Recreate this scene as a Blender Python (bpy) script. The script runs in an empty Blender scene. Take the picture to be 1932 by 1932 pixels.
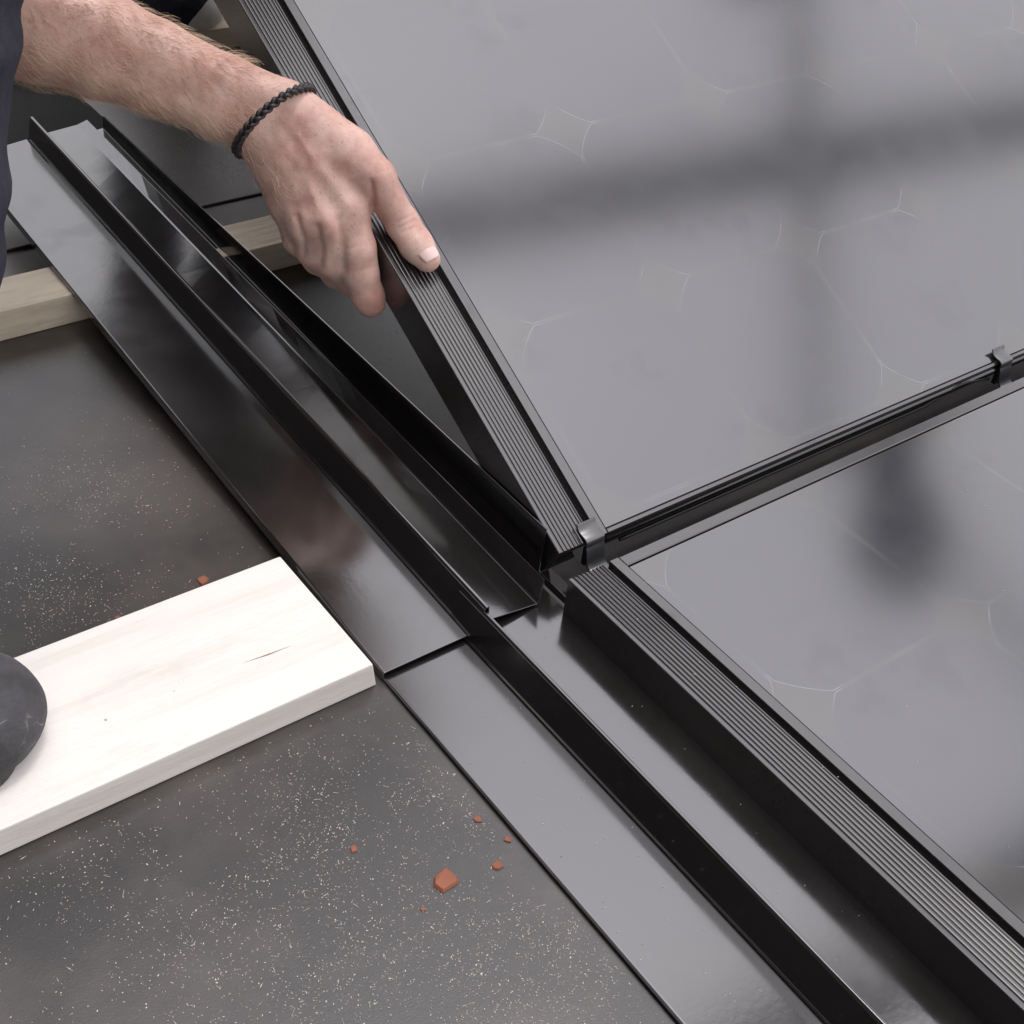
import bpy, bmesh, math, random
import numpy as np
from mathutils import Vector, Matrix
from mathutils.bvhtree import BVHTree
from mathutils import noise as mnoise
random.seed(7); rng = np.random.default_rng(7)
S = bpy.context.scene
C = S.collection
H = 0.65                       # camera height above the deck, metres
# ------------------------------------------------------------------ camera
CR = np.array([0.79723, -0.59532, 0.10012])      # right
CD = np.array([-0.32053, -0.55798, -0.76545])    # down
CF = np.array([0.51155, 0.57815, -0.63566])      # forward
FPX = 2555.1; CX = 966.0
cam_d = bpy.data.cameras.new('camera'); cam = bpy.data.objects.new('camera', cam_d); C.objects.link(cam)
cam_d.sensor_width = 36; cam_d.lens = 36 * FPX / 1932; cam_d.clip_start = 0.02; cam_d.clip_end = 2000
m = Matrix(((CR[0], -CD[0], -CF[0], 0), (CR[1], -CD[1], -CF[1], 0), (CR[2], -CD[2], -CF[2], H), (0, 0, 0, 1)))
cam.matrix_world = m
S.camera = cam
# ------------------------------------------------------------------ light
SUN_AZ, SUN_EL = math.radians(72), math.radians(79)   # azimuth from +Y towards +X
w = bpy.data.worlds.new('World'); S.world = w; w.use_nodes = True
nt = w.node_tree; nt.nodes.clear()
sky = nt.nodes.new('ShaderNodeTexSky'); sky.sky_type = 'NISHITA'; sky.sun_disc = False
sky.sun_elevation = SUN_EL; sky.sun_rotation = SUN_AZ; sky.air_density = 3.5; sky.dust_density = 1.6; sky.ozone_density = 1.0
hs = nt.nodes.new('ShaderNodeHueSaturation'); hs.inputs['Saturation'].default_value = 0.10
bg = nt.nodes.new('ShaderNodeBackground'); bg.inputs['Strength'].default_value = 0.15
wo = nt.nodes.new('ShaderNodeOutputWorld')
tint = nt.nodes.new('ShaderNodeMix'); tint.data_type = 'RGBA'; tint.blend_type = 'MULTIPLY'; tint.inputs[0].default_value = 1; tint.inputs[7].default_value = (1.014, .976, 1.026, 1)
nt.links.new(sky.outputs[0], hs.inputs['Color']); nt.links.new(hs.outputs[0], tint.inputs[6]); nt.links.new(tint.outputs[2], bg.inputs[0]); nt.links.new(bg.outputs[0], wo.inputs[0])
sd = bpy.data.lights.new('sun', 'SUN'); sun = bpy.data.objects.new('sun', sd); C.objects.link(sun)
sd.energy = 0.5; sd.angle = math.radians(12); sd.color = (1.0, 0.96, 0.90)
sv = Vector((math.sin(SUN_AZ) * math.cos(SUN_EL), math.cos(SUN_AZ) * math.cos(SUN_EL), math.sin(SUN_EL)))
sun.rotation_euler = sv.to_track_quat('Z', 'Y').to_euler(); sun.location = sv * 10
S.view_settings.view_transform = 'Standard'; S.view_settings.look = 'None'; S.view_settings.gamma = 1
S.view_settings.exposure = 0.80
S.render.engine = 'CYCLES'

# ------------------------------------------------------------------ helpers
def pt(x, y, d):               # a real point at depth d along the line of sight
    return np.array([0, 0, H]) + d * (CF + CR * (x - CX) / FPX + CD * (y - CX) / FPX)
def at(x, y, z):               # the point of the plane at height z
    r = CF + CR * (x - CX) / FPX + CD * (y - CX) / FPX
    t = (z - H) / r[2]; return np.array([0, 0, H]) + t * r
def tag(o, label=None, cat=None, group=None, kind=None):
    if label: o['label'] = label
    if cat: o['category'] = cat
    if group: o['group'] = group
    if kind: o['kind'] = kind
    return o
def mesh_obj(name, verts, faces, mat, parent=None, smooth=False):
    me = bpy.data.meshes.new(name); me.from_pydata([tuple(map(float, v)) for v in verts], [], faces); me.update()
    o = bpy.data.objects.new(name, me); C.objects.link(o)
    if mat: me.materials.append(mat)
    if smooth:
        for p in me.polygons: p.use_smooth = True
    if parent: o.parent = parent
    return o
def empty(name, loc, label, cat, group=None):
    o = bpy.data.objects.new(name, None); C.objects.link(o); o.location = loc; o.empty_display_size = .05
    return tag(o, label, cat, group)
def box(name, x0, x1, y0, y1, z0, z1, mat, parent=None, bevel=0.0, seg=2):
    bm = bmesh.new(); bmesh.ops.create_cube(bm, size=1)
    for v in bm.verts: v.co = Vector(((x0 if v.co.x < 0 else x1), (y0 if v.co.y < 0 else y1), (z0 if v.co.z < 0 else z1)))
    if bevel: bmesh.ops.bevel(bm, geom=bm.edges[:], offset=bevel, segments=seg, affect='EDGES', profile=.6)
    me = bpy.data.meshes.new(name); bm.to_mesh(me); bm.free(); me.materials.append(mat)
    o = bpy.data.objects.new(name, me); C.objects.link(o)
    if parent: o.parent = parent
    return o

def nodes(name):
    mt = bpy.data.materials.new(name); mt.use_nodes = True; n = mt.node_tree; b = n.nodes['Principled BSDF']
    return mt, n, b
def N(n, t, **kw):
    x = n.nodes.new(t)
    for k, v in kw.items():
        if k in x.inputs: x.inputs[k].default_value = v
        else: setattr(x, k, v)
    return x
def L(n, a, b): n.links.new(a, b)
def coord(n, scale=(1, 1, 1)):
    tc = N(n, 'ShaderNodeTexCoord'); mp = N(n, 'ShaderNodeMapping'); mp.inputs['Scale'].default_value = scale
    L(n, tc.outputs['Object'], mp.inputs['Vector']); return mp.outputs['Vector']
def noise(n, vec, scale, detail=4, rough=.5):
    x = N(n, 'ShaderNodeTexNoise'); x.inputs['Scale'].default_value = scale; x.inputs['Detail'].default_value = detail
    x.inputs['Roughness'].default_value = rough; L(n, vec, x.inputs['Vector']); return x.outputs['Fac']
def ramp(n, fac, stops):
    r = N(n, 'ShaderNodeValToRGB'); e = r.color_ramp.elements
    while len(e) < len(stops): e.new(.5)
    for k, (p, c) in enumerate(stops): e[k].position = p; e[k].color = (*c, 1)
    L(n, fac, r.inputs['Fac']); return r.outputs['Color']
def math_(n, op, a, b=None):
    x = N(n, 'ShaderNodeMath', operation=op)
    for i, v in enumerate((a, b)):
        if v is None: continue
        if isinstance(v, (int, float)): x.inputs[i].default_value = v
        else: L(n, v, x.inputs[i])
    return x.outputs[0]
def mixc(n, fac, a, b):
    x = N(n, 'ShaderNodeMix', data_type='RGBA')
    if isinstance(fac, (int, float)): x.inputs[0].default_value = fac
    else: L(n, fac, x.inputs[0])
    for i, v in ((6, a), (7, b)):
        if isinstance(v, tuple): x.inputs[i].default_value = (*v, 1)
        else: L(n, v, x.inputs[i])
    return x.outputs[2]
def bump(n, b, h, strength, dist=.001):
    x = N(n, 'ShaderNodeBump'); x.inputs['Strength'].default_value = strength; x.inputs['Distance'].default_value = dist
    L(n, h, x.inputs['Height']); L(n, x.outputs[0], b.inputs['Normal'])

# ------------------------------------------------------------------ materials
def spec_smudge(n, b, v, amt=.08):
    a = noise(n, v, 22, 3, .55); c = noise(n, v, 7, 2, .5)
    m_ = math_(n, 'MULTIPLY', ramp(n, a, [(.50, (0, 0, 0)), (.60, (1, 1, 1))]), ramp(n, c, [(.52, (0, 0, 0)), (.62, (1, 1, 1))]))
    L(n, math_(n, 'SUBTRACT', .5, math_(n, 'MULTIPLY', m_, amt)), b.inputs['Specular IOR Level'])
def mat_metal(name, base, rough, ior, smudge=True, peel=.05):
    mt, n, b = nodes(name); v = coord(n)
    b.inputs['Base Color'].default_value = (*base, 1); b.inputs['IOR'].default_value = ior
    if smudge:
        s = noise(n, v, 9, 5, .6); r = N(n, 'ShaderNodeMapRange'); L(n, s, r.inputs[0])
        r.inputs[1].default_value = .4; r.inputs[2].default_value = .75; r.inputs[3].default_value = rough; r.inputs[4].default_value = rough + .10
        L(n, r.outputs[0], b.inputs['Roughness'])
        d = math_(n, 'MULTIPLY', noise(n, v, 700, 2, .6), 1.0)
        sp = ramp(n, d, [(.0, base), (.70, base), (.80, (.10, .10, .10))]); L(n, sp, b.inputs['Base Color'])
    else: b.inputs['Roughness'].default_value = rough
    if smudge: spec_smudge(n, b, v)
    if peel: bump(n, b, math_(n, 'ADD', math_(n, 'MULTIPLY', noise(n, v, 260, 2), .35), math_(n, 'MULTIPLY', noise(n, v, 9, 2), 5.0 if ior > 2.2 else 1.0)), peel, .0010)
    return mt
M_FLASH = mat_metal('flashing_paint', (.0120, .0104, .0098), .12, 2.35)
M_FRAME = mat_metal('frame_anodised', (.0125, .0105, .0100), .24, 2.1, peel=0.03)
M_SEAL = mat_metal('black_rubber', (.011, .011, .011), .45, 1.5, smudge=False)
M_BEAD = mat_metal('glossy_rubber', (.011, .010, .010), .18, 1.9, smudge=False, peel=0)
M_CLIP = mat_metal('clip_steel', (.018, .018, .021), .38, 2.1, smudge=False, peel=.1)
M_BEAM = mat_metal('dark_beam', (.02, .018, .017), .7, 1.45, smudge=False, peel=0)
def mat_glass():
    mt, n, b = nodes('solar_glass')
    tc = N(n, 'ShaderNodeTexCoord'); sx = N(n, 'ShaderNodeSeparateXYZ'); L(n, tc.outputs['Object'], sx.inputs[0])
    P_ = .245 * H; A = .0786; Rr = .0938
    def cell(o, off):
        f = math_(n, 'FRACT', math_(n, 'DIVIDE', math_(n, 'SUBTRACT', o, off), P_))
        return math_(n, 'MULTIPLY', math_(n, 'ABSOLUTE', math_(n, 'SUBTRACT', f, .5)), P_)
    px = cell(sx.outputs[0], .084 * H); py = cell(sx.outputs[1], .016 * H)
    ln = math_(n, 'SQRT', math_(n, 'ADD', math_(n, 'MULTIPLY', px, px), math_(n, 'MULTIPLY', py, py)))
    s = math_(n, 'MAXIMUM', math_(n, 'SUBTRACT', math_(n, 'MAXIMUM', px, py), A), math_(n, 'SUBTRACT', ln, Rr))
    inside = math_(n, 'LESS_THAN', s, 0.0)
    line = math_(n, 'MULTIPLY', math_(n, 'LESS_THAN', math_(n, 'ABSOLUTE', s), .00042), math_(n, 'ADD', .55, math_(n, 'MULTIPLY', .45, math_(n, 'GREATER_THAN', ln, Rr - .003))))
    nz = noise(n, tc.outputs['Object'], 14, 3)
    line = math_(n, 'MULTIPLY', line, ramp(n, nz, [(.46, (0, 0, 0)), (.62, (1, 1, 1))]))
    c = mixc(n, inside, (.0200, .0190, .0145), (.0130, .0128, .0185))
    c = mixc(n, line, c, (.095, .10, .115))
    L(n, c, b.inputs['Base Color']); b.inputs['IOR'].default_value = 2.35
    sm = noise(n, tc.outputs['Object'], 11, 5, .65)
    r = N(n, 'ShaderNodeMapRange'); L(n, sm, r.inputs[0]); r.inputs[1].default_value = .45; r.inputs[2].default_value = .75
    r.inputs[3].default_value = .145; r.inputs[4].default_value = .17; L(n, r.outputs[0], b.inputs['Roughness'])
    spec_smudge(n, b, tc.outputs['Object'], .03)
    bump(n, b, noise(n, tc.outputs['Object'], 900, 2), .02, .0002)
    return mt
M_GLASS = mat_glass()
def mat_wood(name, c0, c1, axis_scale=(3, 60, 60), fuzz=.35):
    mt, n, b = nodes(name); v = coord(n, axis_scale); vv = coord(n)
    g = noise(n, v, 1.0, 7, .65); v2 = coord(n, (1.5, 9, 9)); g2 = noise(n, v2, 1.0, 3); v3 = coord(n, (60, 420, 420)); g3 = noise(n, v3, 1, 4, .7)
    mix = math_(n, 'ADD', math_(n, 'MULTIPLY', g, .6), math_(n, 'MULTIPLY', g2, .4))
    c = ramp(n, mix, [(.36, c1), (.50, c0), (.7, tuple(min(1, x * 1.06) for x in c0))])
    stain = math_(n, 'MULTIPLY', ramp(n, noise(n, coord(n, (9, 22, 22)), 1, 5, .7), [(.56, (0, 0, 0)), (.72, (1, 1, 1))]), .30)
    c = mixc(n, stain, c, tuple(x * .72 for x in c1))
    fl = math_(n, 'MULTIPLY', ramp(n, g3, [(.60, (0, 0, 0)), (.72, (1, 1, 1))]), .30)
    c = mixc(n, fl, c, tuple(x * .8 for x in c1))
    spk = math_(n, 'MULTIPLY', ramp(n, noise(n, vv, 170, 1, .4), [(.80, (0, 0, 0)), (.82, (1, 1, 1))]), .6)
    c = mixc(n, spk, c, (.22, .14, .09))
    L(n, c, b.inputs['Base Color']); b.inputs['Roughness'].default_value = .75
    bump(n, b, math_(n, 'ADD', math_(n, 'MULTIPLY', g3, 1.0), math_(n, 'MULTIPLY', g, .6)), fuzz, .0012)
    return mt
M_BOARD = mat_wood('planed_pine', (.76, .735, .69), (.68, .63, .56))
M_BATTEN = mat_wood('rough_batten', (.68, .60, .47), (.54, .45, .33), (18, 120, 120))
def mat_underlay():
    mt, n, b = nodes('underlay'); v = coord(n)
    big = noise(n, v, 2.5, 4); fine = noise(n, v, 900, 3, .7); mid = noise(n, v, 60, 5, .7)
    base = mixc(n, ramp(n, big, [(.35, (0, 0, 0)), (.65, (1, 1, 1))]), (.0065, .0050, .0044), (.0150, .0115, .0100))
    film = ramp(n, noise(n, v, 4.2, 5, .6), [(.42, (0, 0, 0)), (.62, (1, 1, 1))])
    base = mixc(n, math_(n, 'MULTIPLY', film, .75), base, (.085, .071, .062))
    du = math_(n, 'MULTIPLY', math_(n, 'GREATER_THAN', fine, .655), math_(n, 'MULTIPLY', mid, .9))
    c = mixc(n, du, base, (.22, .18, .14))
    L(n, c, b.inputs['Base Color'])
    b.inputs['Roughness'].default_value = .33; b.inputs['IOR'].default_value = 1.75
    bump(n, b, math_(n, 'ADD', fine, mid), .22, .0005)
    return mt
M_UNDER = mat_underlay()
def mat_plain(name, col, rough=.6, sc=40, var=.2, bstr=.1, bscale=300):
    mt, n, b = nodes(name); v = coord(n)
    g = noise(n, v, sc, 4)
    L(n, ramp(n, g, [(.3, tuple(x * (1 - var) for x in col)), (.7, tuple(min(1, x * (1 + var)) for x in col))]), b.inputs['Base Color'])
    b.inputs['Roughness'].default_value = rough; bump(n, b, noise(n, v, bscale, 3), bstr, .001)
    return mt
M_DUST = mat_plain('sawdust', (.62, .57, .50), .8, 260, .6)
M_TILE = mat_plain('terracotta', (.26, .095, .055), .85)
M_GROUND = mat_plain('ground', (.10, .095, .09), .9, 2)
M_DENIM = mat_plain('navy_work_cloth', (.020, .021, .036), .9, 120, .35, .5, 1400)
M_SHIRT = mat_plain('dark_shirt', (.022, .019, .024), .95, 60, .25, .4, 900)
M_WHITE = mat_plain('white_shoe_rubber', (.76, .74, .71), .6, 30, .06)
M_GREY = mat_plain('scuffed_grey_leather', (.095, .093, .10), .42, 35, .35, .5, 260)
def mat_shoe():
    mt, n, b = nodes('scuffed_grey_leather'); v = coord(n); w_ = N(n, 'ShaderNodeTexNoise'); w_.inputs['Scale'].default_value = 9; L(n, v, w_.inputs['Vector'])
    mx = N(n, 'ShaderNodeMixRGB'); mx.inputs[0].default_value = .25; L(n, v, mx.inputs[1]); L(n, w_.outputs['Color'], mx.inputs[2])
    vo = N(n, 'ShaderNodeTexVoronoi', feature='DISTANCE_TO_EDGE'); vo.inputs['Scale'].default_value = 38; L(n, mx.outputs[0], vo.inputs['Vector'])
    ln_ = math_(n, 'LESS_THAN', vo.outputs[0], .012); gate = ramp(n, noise(n, v, 30, 3), [(.5, (0, 0, 0)), (.6, (1, 1, 1))])
    c = ramp(n, noise(n, v, 30, 5, .65), [(.3, (.035, .033, .037)), (.7, (.095, .09, .10))])
    L(n, mixc(n, math_(n, 'MULTIPLY', ln_, gate), c, (.26, .255, .26)), b.inputs['Base Color']); b.inputs['Roughness'].default_value = .75
    bump(n, b, noise(n, v, 160, 6, .75), .9, .002); return mt
M_GREY = mat_shoe()
M_SOLE = mat_plain('dark_sole', (.03, .03, .03), .7)
M_LACE = mat_plain('beige_lace', (.45, .40, .32), .9)
M_HAIRH = mat_plain('head_hair', (.05, .032, .02), .7)
M_HAIR = mat_plain('arm_hair', (.55, .40, .28), .5)
M_LEATHER = mat_plain('braided_leather', (.022, .016, .018), .38, 300, .4)
def mat_skin():
    mt, n, b = nodes('skin'); v = coord(n)
    a = noise(n, v, 34, 4, .6); f = noise(n, v, 230, 3, .6); sp = noise(n, v, 420, 2, .5)
    c = ramp(n, a, [(.30, (.47, .26, .215)), (.5, (.61, .395, .33)), (.70, (.71, .52, .45))])
    c = mixc(n, math_(n, 'MULTIPLY', ramp(n, sp, [(.62, (0, 0, 0)), (.72, (1, 1, 1))]), .35), c, (.26, .11, .07))
    L(n, c, b.inputs['Base Color'])
    b.inputs['Roughness'].default_value = .46; b.inputs['IOR'].default_value = 1.42
    b.inputs['Subsurface Weight'].default_value = .25; b.inputs['Subsurface Radius'].default_value = (.004, .0016, .0008); b.inputs['Subsurface Scale'].default_value = 1.0
    v2 = N(n, 'ShaderNodeTexVoronoi', feature='DISTANCE_TO_EDGE'); v2.inputs['Scale'].default_value = 520
    L(n, v, v2.inputs['Vector'])
    bump(n, b, math_(n, 'ADD', math_(n, 'MULTIPLY', v2.outputs[0], .7), f), .35, .0006)
    return mt
M_SKIN = mat_skin()
M_NAIL = mat_plain('nail', (.72, .52, .48), .25, 60, .04, .02)

# ------------------------------------------------------------------ setting
g = mesh_obj('ground', [(-400, -400, -.33), (400, -400, -.33), (400, 400, -.33), (-400, 400, -.33)], [(0, 1, 2, 3)], M_GROUND); tag(g, kind='structure')
d = box('roof_deck', -4, 2.1, -4, 1.119, -.3295, 0, M_UNDER); tag(d, kind='structure')
d2 = box('roof_deck', -4, 2.1, 1.1215, 4, -.3295, .0022, M_UNDER, bevel=.0008); tag(d2, kind='structure')
def beam(name, p, q, wd, z, label):
    p = Vector(p); q = Vector(q); dr = (q - p).normalized(); s = Vector((-dr.y, dr.x, 0)) * wd / 2; hh = .2 if wd > .1 else .07
    # I profile: flanges and web
    vs = []; fs = []
    def bx(s0, s1, z0, z1):
        k = len(vs)
        for e in (p, q):
            for a_, b_ in ((s0, z0), (s1, z0), (s1, z1), (s0, z1)): vs.append(e + s * a_ + Vector((0, 0, b_)))
        fs.extend([(k, k + 1, k + 2, k + 3), (k + 7, k + 6, k + 5, k + 4), (k, k + 4, k + 5, k + 1), (k + 1, k + 5, k + 6, k + 2), (k + 2, k + 6, k + 7, k + 3), (k + 3, k + 7, k + 4, k)])
    bx(-1, 1, z, z + .02); bx(-.12, .12, z + .0203, z + hh - .0203); bx(-1, 1, z + hh - .02, z + hh)
    return tag(mesh_obj(name, vs, fs, M_BEAM), label, 'beam', 'dark beams over the roof')
beam('overhead_beam', (1.2, .92, 0), (9.0, .42, 0), .17, 4 * H, 'wide dark beam reflected as the soft near-horizontal band in the raised panel')
beam('overhead_beam', (2.90, -2.5, 0), (4.95, 5.0, 0), .06, 4 * H + .21, 'narrow dark beam reflected as the faint upright band in the raised panel')

bd0 = box('added_overhead_board', .25, 1.65, 2.1, 3.3, 4 * H, 4 * H + .06, M_BEAM, bevel=.01)  # unseen board added to darken what flashing and underlay reflect
tag(bd0, 'short wide dark board added overhead, out of view, to darken the reflection at the flashing joint', 'board')
tag(box('sky_blocking_wall', -2.0, -1.75, -2.0, 9.0, -.33, 5.2, M_BEAM, bevel=.01), 'dark wall added left of the roof, outside the view, blocking sky so the upright metal faces mirror black', 'wall')  # added out of view to block the left sky and deepen blacks
# wood
bd = box('wooden_board', -1.2, .340, .495, .614, .0003, .0215, M_BOARD, bevel=.0012)
for v in bd.data.vertices:
    if v.co.x > .3: v.co.x += (v.co.z - .01) * -.16
tag(bd, 'wide pale planed board lying at the left with its end against the flashing joint', 'board')
def knot(bd_):
    vs = [at(455, 1252, .02165), at(505, 1234, .02165), at(552, 1217, .02165), at(506, 1236, .02165)]
    o = mesh_obj('split_crack', vs, [(0, 1, 2, 3)], mat_plain('wood_split', (.30, .19, .11), .9), bd_); return o
knot(bd)
b2 = box('roof_batten', -1.6, 2.08, .983, 1.0335, .0003, .028, M_BATTEN, bevel=.001)
tag(b2, 'rough narrow batten crossing beneath the raised flashing and the lifted panel', 'batten', 'battens')
b3 = box('roof_batten', -1.6, 2.08, 1.467, 1.525, .0025, .028, M_BATTEN, bevel=.001)
tag(b3, 'cream batten at the top of the picture under the white shoe', 'batten', 'battens')

mt_ = box('darkening_mat', .24, .530, 1.275, 1.62, .0024, .0062, mat_plain('matte_black_mat', (.013, .012, .011), .95), bevel=.001)  # added black sheet, darkens the deck behind the flashing end
tag(mt_, 'matte black mat added to darken the deck just above the far end of the raised flashing', 'mat')
# ------------------------------------------------------------------ flashings
def ruled(name, A, B, ya, yb, mat, parent, cuta=0, cutb=0, thick=.0009, nseg=24):
    vs = []; fs = []; n_ = len(A)
    for i in range(nseg + 1):
        t = i / nseg
        for (xa, za), (xb, zb) in zip(A, B):
            x = xa + (xb - xa) * t; y0 = ya + cuta * (xa - A[0][0]); y1 = yb + cutb * (xb - B[0][0])
            vs.append((x * H, (y0 + (y1 - y0) * t) * H, (za + (zb - za) * t) * H))
    for i in range(nseg):
        for k in range(n_ - 1):
            a = i * n_ + k; fs.append((a, a + 1, a + n_ + 1, a + n_))
    o = mesh_obj(name, vs, fs, mat, parent)
    md = o.modifiers.new('thick', 'SOLIDIFY'); md.thickness = thick; md.offset = -1
    bv = o.modifiers.new('bev', 'BEVEL'); bv.width = .0005; bv.segments = 2; bv.limit_method = 'ANGLE'; bv.angle_limit = math.radians(20)
    return o
lz = .004
fl = empty('edge_flashing', (.55 * H, .2 * H, 0), 'lower run of black metal edge flashing lying flat beside the lower panel', 'flashing', 'black edge flashings')
def inv(o):
    o.matrix_parent_inverse = o.parent.matrix_world.inverted() if o.parent else Matrix(); return o
bpy.context.view_layer.update()
PL = [(.5335, lz), (.5365, lz + .0015), (.632, lz + .0015)]
inv(ruled('pan', PL + [(.634, lz + .0002)], PL + [(.634, lz + .0002)], -1.2, .80, M_FLASH, fl))
RB = [(.6342, lz + .0002), (.6358, lz + .0030), (.6455, .0445), (.6475, .0465), (.6500, .0465), (.6515, .0445), (.6530, lz)]
inv(ruled('raised_rib', RB, RB, -1.2, .795, M_FLASH, fl))
GT = [(.6532, lz), (.758, lz), (.760, .012), (.775, .012)]
inv(ruled('gutter', GT, GT, -1.2, .80, M_FLASH, fl))
uf = empty('edge_flashing', (.6 * H, 1.3 * H, .03), 'upper run of black metal flashing propped up at its far end, overlapping the lower run', 'flashing', 'black edge flashings')
bpy.context.view_layer.update()
YN, YF = .762, 1.885
inv(ruled('pan', [(.5330, .001), (.5332, .0115), (.5350, .0125), (.6350, .0125), (.6372, .0108)],
          [(.5345, .060), (.5347, .0695), (.5365, .0705), (.6330, .0705), (.6350, .0690)], YN, YF, M_FLASH, uf, 0, .22))
inv(ruled('raised_rib', [(.6374, .0108), (.6385, .0130), (.6480, .0500), (.6500, .0520), (.6525, .0520), (.6540, .0500), (.6555, .0185)],
          [(.6352, .0690), (.6362, .0705), (.6420, .1020), (.6440, .1035), (.6465, .1035), (.6480, .1020), (.6490, .0735)], YN - .008, YF + .02, M_FLASH, uf, 0, .22))
inv(ruled('gutter', [(.6557, .0185), (.7300, .0075), (.7318, .0095), (.7345, .0400), (.7352, .0410)],
          [(.6492, .0690), (.7200, .0670), (.7225, .0672), (.7385, .0700), (.7395, .0705)], .766, YF + .03, M_FLASH, uf, 0, .22))
inv(ruled('outer_wall', [(.7354, .0105), (.7560, .0105), (.7575, .0120), (.7588, .0735), (.7598, .0745), (.7612, .0740)],
          [(.7397, .0600), (.7560, .0600), (.7575, .0610), (.7588, .0785), (.7598, .0795), (.7612, .0790)], .80, YF + .03, M_FLASH, uf, 0, .22))

# ------------------------------------------------------------------ panels
PITCH = .245; NC = 9; NR = 6
def extrude(name, prof, axis, a0, a1, mat, parent, smooth=False, mirror=None):
    """closed profile in (s,z), extruded along 'y' (s=x) or 'x' (s=y)"""
    vs = []; fs = []; n_ = len(prof)
    for a in (a0, a1):
        for s, z in prof:
            vs.append((s, a, z) if axis == 'y' else (a, s, z))
    for k in range(n_): fs.append((k, (k + 1) % n_, n_ + (k + 1) % n_, n_ + k))
    fs.append(tuple(range(n_))); fs.append(tuple(range(2 * n_ - 1, n_ - 1, -1)))
    o = mesh_obj(name, vs, fs, mat, parent)
    bm = bmesh.new(); bm.from_mesh(o.data); bmesh.ops.recalc_face_normals(bm, faces=bm.faces[:]); bm.to_mesh(o.data); bm.free()
    return o
def tube(path, r, seg=8, closed=False):
    vs = []; fs = []; P = [Vector(p) for p in path]; n_ = len(P); up = None
    for i, p in enumerate(P):
        if closed: t = (P[(i + 1) % n_] - P[i - 1]).normalized()
        else: t = (P[min(i + 1, n_ - 1)] - P[max(i - 1, 0)]).normalized()
        if up is None: up = t.orthogonal().normalized()
        up = (up - t * up.dot(t)).normalized(); s = t.cross(up); rr = r[i] if isinstance(r, (list, tuple)) else r
        for k in range(seg):
            a = 2 * math.pi * k / seg; vs.append(p + (up * math.cos(a) + s * math.sin(a)) * rr)
    for i in range(n_ if closed else n_ - 1):
        j = (i + 1) % n_
        for k in range(seg): fs.append((i * seg + k, i * seg + (k + 1) % seg, j * seg + (k + 1) % seg, j * seg + k))
    if not closed: fs.append(tuple(range(seg))[::-1]); fs.append(tuple((n_ - 1) * seg + k for k in range(seg)))
    return vs, fs
def side_profile(sign, x0):
    P = []; T = -.0325
    P += [(0, T), (0, -.0010), (.0004, -.0003), (.0010, 0), (.0028, 0), (.0032, -.0003), (.0034, -.0012)]
    r0, r1, nr = .0040, .0300, 8
    wv = (r1 - r0) / nr
    for k in range(nr):
        a = r0 + k * wv
        P += [(a + wv * .10, -.0012), (a + wv * .28, -.0002), (a + wv * .45, .0000), (a + wv * .62, -.0002), (a + wv * .82, -.0012)]
    P += [(r1, -.0003), (r1 + .0006, 0), (r1 + .0010, -.0004), (r1 + .0011, -.0090), (r1 + .0064, -.0090), (r1 + .0065, -.0005), (r1 + .0069, 0), (.0441, 0), (.0444, -.0004), (.0444, -.0090),
          (.0060, -.0100), (.0060, T + .002), (.0300, T + .002), (.0300, T)]
    return [(x0 + sign * s, z) for s, z in P]
def make_panel(loc, rotx, label, top_w, bot_w):
    r = empty('solar_panel', loc, label, 'solar panel', 'black framed solar panels')
    r.rotation_euler = (rotx, 0, 0)
    Wd = (.084 * 2 + PITCH * NC) * H; Ln = (.016 * 2 + PITCH * NR) * H
    extrude('side_frame', side_profile(1, 0), 'y', 0, Ln, M_FRAME, r)
    extrude('side_frame', side_profile(-1, Wd), 'y', 0, Ln, M_FRAME, r)
    bw = bot_w
    ledge = [(0, -.0325), (0, -.0200), (-.0022, -.0190), (-.0026, -.0180), (-.0022, -.0172), (0, -.0165), (0, -.0040), (.0004, -.0034), (-.0006, -.0022), (-.0006, -.0006), (0, .0002), (bw - .0006, .0002), (bw, -.0006), (bw, -.009), (.003, -.010), (.003, -.0305), (.02, -.0305), (.02, -.0325)]
    extrude('end_frame', ledge, 'x', .0450, Wd - .0450, M_FRAME, r)
    bv_, bf_ = tube([(.0455, -.0012, -.0085), (Wd - .0455, -.0012, -.0085)], .0034, 14)
    sb = mesh_obj('rubber_bead', bv_, bf_, M_BEAD, r, True)
    tw = top_w
    up = [(Ln, -.0325), (Ln, -.0008), (Ln - .0006, 0), (Ln - tw + .0006, 0), (Ln - tw, -.0008), (Ln - tw, -.009), (Ln - .003, -.010), (Ln - .003, -.0305), (Ln - .02, -.0305), (Ln - .02, -.0325)]
    extrude('end_frame', up, 'x', .0450, Wd - .0450, M_FRAME, r)
    gl = box('glass', .0452, Wd - .0452, bw + .0007, Ln - tw - .0012, -.0050, -.0009, M_GLASS, r, bevel=.0004, seg=1)
    return r
ALPHA = math.radians(27.0)
up_p = make_panel((.763 * H, .7790 * H, .0358), ALPHA, 'large solar panel whose left edge is lifted by the hand', .012, .0030)
LnH = (.016 * 2 + PITCH * NR)
lo_p = make_panel((.748 * H, (.743 - LnH) * H, .0345), 0, 'solar panel lying flat at the lower right with a dark round reflection', .0095, .0030)

# thin cable in the gap
path = []
for i in range(40):
    x = .555 + i * (.985 - .555) / 39; t = max(0, (x - .90) / .085)
    z = .0215 + .008 * math.sin(min(1, t) * math.pi) * (1 if t < 1 else 0); path.append((x, .5075 - .001 * t, z))
vs, fs = tube(path, .0014)
tag(mesh_obj('cable', vs, fs, M_SEAL, smooth=True), 'thin black cable in the gap between the two panels, arching at the far clip', 'cable')

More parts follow.
